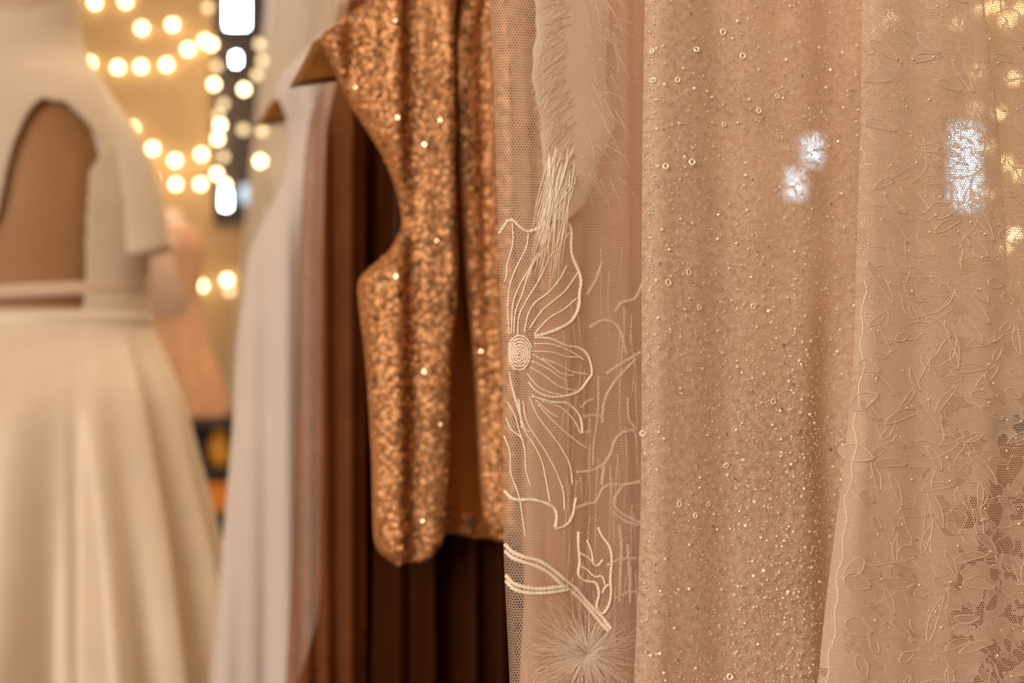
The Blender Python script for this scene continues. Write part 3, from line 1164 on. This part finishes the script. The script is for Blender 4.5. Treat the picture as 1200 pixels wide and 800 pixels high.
def patch(name, dr, x_of, y0, y1, mat, parent, lift, nx=14, ny=60):
    vs, fs, uv = [], [], []
    for j in range(ny + 1):
        y = y0 + (y1 - y0) * j / ny
        a, b = x_of(y)
        for i in range(nx + 1):
            x = a + (b - a) * i / nx
            p = dr.at(x, y, lift * (1 - (2 * i / nx - 1) ** 4))
            vs.append(p)
            uv.append((x * .00045, p.z))
    k = nx + 1
    for j in range(ny):
        for i in range(nx):
            fs.append((j * k + i, j * k + i + 1, (j + 1) * k + i + 1, (j + 1) * k + i))
    return link_mesh(name, vs, fs, M[mat], parent, uv)


def fr_edge(y):
    e = 626 + max(0, (y - 110)) * .16 + 2.5 * math.sin(y / 17) + 1 * math.sin(y / 5.3)
    w = 78 * max(0, 1 - max(0, (y - 150) / 110)) ** .6
    return e, e + 8 + w


patch('fringe_petal', N2, fr_edge, -25, 258, 'fringe_base', net, .003)
fringe('fringe_flower', N2, 330, gen_top, .00022, net, 11)
fringe('fringe_flower', N, 70, gen_tail, .00028, net, 12)
fringe('fringe_flower', N2, 210, gen_low, .00034, net, 13)
fringe('loose_threads', N2, 60, gen_fold, .00025, net, 14)

# ------------------------------------------------------------------ glitter tulle gown
GR = [(-120, 757, ('s', .21)), (0, 755, ('s', .22)), (150, 752, ('s', .23)), (300, 751, ('s', .235)), (450, 751, ('s', .235)), (600, 750, ('s', .21)), (700, 746, ('s', .2)), (800, 742, ('s', .2)), (1200, 735, ('s', .22)), (3150, 700, ('s', .36))]


def gf(a, h):
    return (.0022 * math.sin(2 * PI * a / .085 + .6 + .8 * h) + .0008 * math.sin(2 * PI * a / .033 + 2 * h)
            - .016 * min(1.0, max(0.0, (1.24 - h) / .08)) * math.exp(-((a - .118 + .05 * (h - 1.2)) / .018) ** 2))


GL = Drape(751, .722, GR, t=.008, fold=gf)
glit = thing('glitter_gown', 'champagne tulle gown scattered with tiny sequins and beads, between net and lace', 'dress', GL.front(0, GL.H[0]))


def glitter_cloth(name):
    m, t = new_mat(name)
    uv = t.coord('UV')
    n = t.noise(uv, 26, 3)
    c = t.ramp(n, [(.3, (.76, .61, .48)), (.7, (.84, .69, .56))])
    fine = t.noise(uv, 1100, 2)
    blot = t.noise(uv, 280, 3)
    a = t.m('ADD', t.m('MULTIPLY', t.m('SUBTRACT', fine, .5), 1.1), t.m('MULTIPLY', t.m('SUBTRACT', blot, .5), 1.6))
    a = t.m('ADD', a, .70)
    nd = t.n('ShaderNodeClamp', {0: a, 1: .15, 2: 1.0})
    bmp = t.n('ShaderNodeBump', {'Strength': .35, 'Distance': .0006, 'Height': t.noise(uv, 700, 3)})
    t.out(t.mix(nd, t.n('ShaderNodeBsdfTransparent'), t.cloth(c, .35, bmp.outputs[0])))
    return m


M['glitter_cloth'] = glitter_cloth('champagne_tulle')
M['champagne_lining'] = cloth_mat('champagne_lining', (.74, .53, .37), .4, .85, var=.08)
GL.mesh('tulle_overlay', M['glitter_cloth'], glit, 150, 160, open_back=True)
GI = Drape(751, .722, [(y, x + 12, ('s', r[1] * .62)) for y, x, r in GR], t=.004, fold=lambda a, h: gf(a, h) * .8, off=.014)
GI.mesh('lining', M['champagne_lining'], glit, 90, 80, open_back=True)
inview = lambda x, y: -10 < x < 1210 and -15 < y < 815
hA, hB = CZ - .2, CZ + .2
sequins('sequins', GL, .0042, .0008, M['clear_sequin'], glit, .35, 21, region=inview, jit=.9, darkp=.06, h0=hA, h1=hB, sides=6,
        weight=lambda x, y: .22 + .5 * math.exp(-((x - 930) / 70) ** 2) * min(1, max(0, (y - 250) / 250)))
sequins('beads', GL, .0030, .00042, M['bead'], glit, .5, 22, region=inview, jit=.9, darkp=.1, h0=hA, h1=hB, sides=5, dome=.8,
        weight=lambda x, y: .22 + .6 * math.exp(-((x - 900) / 80) ** 2) * min(1, max(0, (y - 250) / 250)))
# edge bead line
rnd = random.Random(7)
vs, fs, cs = [], [], []
for k in range(260):
    y = rnd.uniform(-10, 810)
    p = GL.at(np.interp(y, [0, 150, 600, 800], [757, 754, 752, 745]) + abs(rnd.gauss(0, 5)), y, .0008)
    r = rnd.uniform(.0003, .0008)
    b = len(vs)
    for d in ((1, 0, 0), (-1, 0, 0), (0, 1, 0), (0, -1, 0), (0, 0, 1), (0, 0, -1)):
        vs.append(p + Vector(d) * r)
        cs.append(rnd.uniform(.5, 1))
    for a, c, d in ((0, 2, 4), (2, 1, 4), (1, 3, 4), (3, 0, 4), (2, 0, 5), (1, 2, 5), (3, 1, 5), (0, 3, 5)):
        fs.append((b + a, b + c, b + d))
stuff(link_mesh('edge_beads', vs, fs, M['bead'], glit, cols=cs))


def ring_mesh(r0, r1):
    vs, fs = [], []
    n = 12
    for k in range(n):
        t = 2 * PI * k / n
        for r, z in ((r0, 0), ((r0 + r1) / 2, .0004), (r1, 0)):
            vs.append((r * math.cos(t), r * math.sin(t), z))
    for k in range(n):
        k2 = (k + 1) % n
        fs += [(3 * k, 3 * k2, 3 * k2 + 1, 3 * k + 1), (3 * k + 1, 3 * k2 + 1, 3 * k2 + 2, 3 * k + 2)]
    me = bpy.data.meshes.new('ring_sequin')
    me.from_pydata(vs, [], fs)
    a = me.attributes.new('tone', 'FLOAT', 'POINT')
    a.data.foreach_set('value', [.9] * len(vs))
    me.materials.append(M['clear_sequin'])
    return me


RM = ring_mesh(.0009, .0021)


def lay(name, me, dr, px, py, parent, lift=.001, spin=0.0, scale=1.0, tilt=.1, rnd=random):
    a, h = dr.sh(px, py)
    p = dr.front(a, h, lift)
    n = dr.normal(a, h)
    n = (n + Vector((rnd.gauss(0, tilt), rnd.gauss(0, tilt), rnd.gauss(0, tilt)))).normalized()
    zax = Vector((0, 0, 1))
    x = zax.cross(n).normalized()
    y = n.cross(x)
    q = Matrix((x, y, n)).transposed() @ Matrix.Rotation(spin, 3, 'Z')
    o = bpy.data.objects.new(name, me)
    C.objects.link(o)
    put(o, parent)
    o.location = o.location + p
    o.rotation_euler = q.to_euler()
    o.scale = (scale, scale, scale)
    return o


rnd = random.Random(31)
rings = [(847, 146), (782, 331), (818, 360), (806, 319), (869, 66), (764, 60), (815, 58), (810, 190), (779, 195), (757, 508), (829, 590), (846, 38), (905, 470), (888, 130)]
for k in range(8):
    rings.append((rnd.uniform(762, 985), rnd.uniform(5, 795)))
for x, y in rings:
    lay('ring_sequin', RM, GL, x, y, glit, .0012, rnd.uniform(0, 6), rnd.uniform(.7, 1.0), .22, rnd)

# ------------------------------------------------------------------ lace gown, nearest the lens
LR = [(-120, 1012, ('s', .20)), (0, 1010, ('s', .2)), (150, 1008, ('s', .2)), (300, 1003, ('s', .2)), (420, 1000, ('s', .2)), (450, 997, ('s', .2)), (530, 990, ('s', .2)), (640, 976, ('s', .21)), (720, 966, ('s', .21)), (800, 959, ('s', .21)), (1200, 920, ('s', .25)), (3300, 800, ('s', .36))]
LC = Drape(1000, .703, LR, t=.006, fold=waves((.0012, .07, .4, 1.0), (.0004, .027, 1.5, 1.0)))
lace = thing('lace_gown', 'ivory leaf-patterned lace gown hanging nearest the camera', 'dress', LC.front(0, LC.H[0]))


def lace_cloth(name):
    m, t = new_mat(name)
    uv = t.coord('UV')
    d = t.hexnet(uv, .0014)
    strands = t.m('LESS_THAN', d, .15)
    dist = t.n('ShaderNodeTexNoise', {'Vector': uv, 'Scale': 60.0, 'Detail': 2.0})
    wv = t.vm('ADD', uv, t.vm('MULTIPLY', t.vm('SUBTRACT', dist.outputs['Color'], (.5, .5, .5)), (.03, .03, 0)))
    vo = t.n('ShaderNodeTexVoronoi', {'Vector': wv, 'Scale': 95.0}, feature='DISTANCE_TO_EDGE')
    cell = t.n('ShaderNodeTexVoronoi', {'Vector': wv, 'Scale': 95.0}, feature='F1')
    cs = t.n('ShaderNodeSeparateColor', {0: cell.outputs['Color']})
    sp = t.n('ShaderNodeSeparateXYZ', {0: uv})
    lowv = t.n('ShaderNodeClamp', {0: t.m('DIVIDE', t.m('SUBTRACT', 1.145, sp.outputs[1]), .05)})
    lowu = t.n('ShaderNodeClamp', {0: t.m('DIVIDE', t.m('SUBTRACT', sp.outputs[0], .035), .05)})
    thin = t.m('MULTIPLY', lowv, lowu)
    petal = t.m('GREATER_THAN', cs.outputs[0], t.m('ADD', .16, t.m('MULTIPLY', thin, .55)))
    line = t.m('LESS_THAN', vo.outputs[0], .05)
    grain = t.m('ADD', .38, t.m('MULTIPLY', t.noise(uv, 900, 2), .6))
    highv = t.n('ShaderNodeClamp', {0: t.m('DIVIDE', t.m('SUBTRACT', sp.outputs[1], 1.19), .10)})
    fill = t.m('MULTIPLY', t.m('MULTIPLY', petal, grain), t.m('SUBTRACT', 1.0, t.m('MULTIPLY', highv, .75)))
    a = t.m('MAXIMUM', t.m('MAXIMUM', strands, fill), t.m('MULTIPLY', line, .85))
    a = t.m('MINIMUM', a, 1.0)
    bmp = t.n('ShaderNodeBump', {'Strength': .4, 'Distance': .0006, 'Height': t.m('ADD', line, t.m('MULTIPLY', petal, .4))})
    c = t.ramp(t.noise(uv, 30), [(.3, (.74, .60, .48)), (.7, (.82, .68, .56))])
    t.out(t.mix(a, t.n('ShaderNodeBsdfTransparent'), t.cloth(c, .35, bmp.outputs[0])))
    return m


M['lace'] = lace_cloth('leaf_lace')
M['lace_leaf'] = cloth_mat('lace_leaf_fill', (.84, .71, .59), .35, .4, var=.05)
LC.mesh('lace_panel', M['lace'], lace, 130, 160, open_back=True)


def leaf_mesh(L, wd, curve):
    """cupped leaf with a raised corded rim and midrib"""
    vs, fs, uv = [], [], []
    n, mm = 9, 4
    for i in range(n + 1):
        t = i / n
        half = wd * math.sin(PI * t ** .8) ** .8 * .5
        cx, cy = L * (t - .5), curve * math.sin(PI * t)
        for j in range(-mm, mm + 1):
            u = j / mm
            vs.append((cx, cy + half * u, .0001 + (.0002 if abs(j) == mm or j == 0 else 0) * math.sin(PI * t)))
            uv.append((cx, cy + half * u))
    k = 2 * mm + 1
    for i in range(n):
        for j in range(k - 1):
            fs.append((i * k + j, (i + 1) * k + j, (i + 1) * k + j + 1, i * k + j + 1))
    return vs, fs, uv


LEAF, RIM = [], []
for (L, wd, cu) in ((.017, .0042, .0008), (.013, .0036, -.0008), (.022, .0042, .0012), (.010, .0042, .0), (.014, .0068, .0006)):
    vs, fs, uv = leaf_mesh(L, wd, cu)
    o = link_mesh('lace_leaf', vs, fs, M['lace_leaf'], None, uv)
    LEAF.append(o.data)
    bpy.data.objects.remove(o)
    path = []
    n = 18
    for i in range(n + 1):
        t = i / n
        h = wd * math.sin(PI * t ** .8) ** .8 * .5
        path.append(Vector((L * (t - .5), cu * math.sin(PI * t) + h, .0003)))
    for i in range(n, -1, -1):
        t = i / n
        h = wd * math.sin(PI * t ** .8) ** .8 * .5
        path.append(Vector((L * (t - .5), cu * math.sin(PI * t) - h, .0003)))
    vs, fs = tube_data(path, .00022, 4)
    o = link_mesh('rim_cord', vs, fs, M['lace_rim'], None, [(v[0], v[1]) for v in vs])
    RIM.append(o.data)
    bpy.data.objects.remove(o)

rnd = random.Random(44)
spots = []
tries = 0
while len(spots) < 150 and tries < 6000:
    tries += 1
    x, y = rnd.uniform(1026, 1215), rnd.uniform(-10, 815)
    xl = np.interp(y, [0, 300, 420, 530, 640, 800], [1014, 1010, 1005, 994, 980, 964])
    if y > 400:
        x = rnd.uniform(xl + 18, 1215)
    if y < 330 and rnd.random() < .75:
        continue
    if any((x - a) ** 2 + (y - b) ** 2 < 17 ** 2 for a, b, _ in spots):
        continue
    # leaves radiate from a bloom low on the skirt
    ang = math.atan2(-(y - 900), x - 930) + rnd.gauss(0, .5)
    ang = -.5 + rnd.gauss(0, .35) if rnd.random() < .75 else rnd.uniform(-PI, PI)
    spots.append((x, y, ang))
spots += [(1017, 430, -.35), (1012, 470, .5), (1003, 532, -.2)]
for x, y, a in spots:
    i = 4 if x < 1018 else rnd.randrange(4)
    s_ = rnd.uniform(.8, 1.25)
    lf = lay('lace_leaf', LEAF[i], LC, x, y, lace, .0004, a, s_, .015, rnd)
    rc = bpy.data.objects.new('rim_cord', RIM[i])
    C.objects.link(rc)
    rc.parent = lf

# wandering vine cords on the lace
for k in range(60):
    y = rnd.uniform(200, 790)
    x = rnd.uniform(1000, 1170)
    xl = np.interp(y, [0, 300, 420, 530, 640, 800], [1014, 1010, 1005, 994, 980, 964])
    x = max(x, xl + 5)
    a = rnd.uniform(-.7, .35) if y < 560 else rnd.uniform(.1, 1.0)
    pts = []
    for q in range(7):
        pts.append((x, y))
        a += rnd.gauss(0, .45)
        x += 10 * math.cos(a)
        y += 10 * math.sin(a)
    pts = [p for p in pts if p[0] > np.interp(p[1], [0, 300, 420, 530, 640, 800], [1012, 1008, 1003, 992, 978, 962])]
    if len(pts) > 3:
        cord('vine_cord', LC, pts, rnd.uniform(.00014, .00026), lace, .0006, k, 'lace_rim')
# scalloped edge cord
edge = []
for k in range(42):
    y = 330 + k * 12
    xl = np.interp(y, [0, 300, 420, 530, 640, 800, 830], [1010, 1003, 1000, 990, 976, 959, 956])
    edge.append((xl + 4 + 1.2 * math.sin(k * 1.7) + .9 * math.sin(k * .77 + 1), y))
cord('scalloped_edge', LC, edge, .0003, lace, .0006, 5)
# a few seed beads
vs, fs, cs = [], [], []
for k in range(160):
    x, y = rnd.uniform(1005, 1205), rnd.uniform(-10, 810)
    p = LC.at(x, y, .0009)
    r = rnd.uniform(.0004, .0009)
    b = len(vs)
    for d in ((1, 0, 0), (-1, 0, 0), (0, 1, 0), (0, -1, 0), (0, 0, 1), (0, 0, -1)):
        vs.append(p + Vector(d) * r)
        cs.append(rnd.uniform(.6, 1))
    for a, c, d in ((0, 2, 4), (2, 1, 4), (1, 3, 4), (3, 0, 4), (2, 0, 5), (1, 2, 5), (3, 1, 5), (0, 3, 5)):
        fs.append((b + a, b + c, b + d))
stuff(link_mesh('seed_beads', vs, fs, M['bead'], lace, cols=cs))
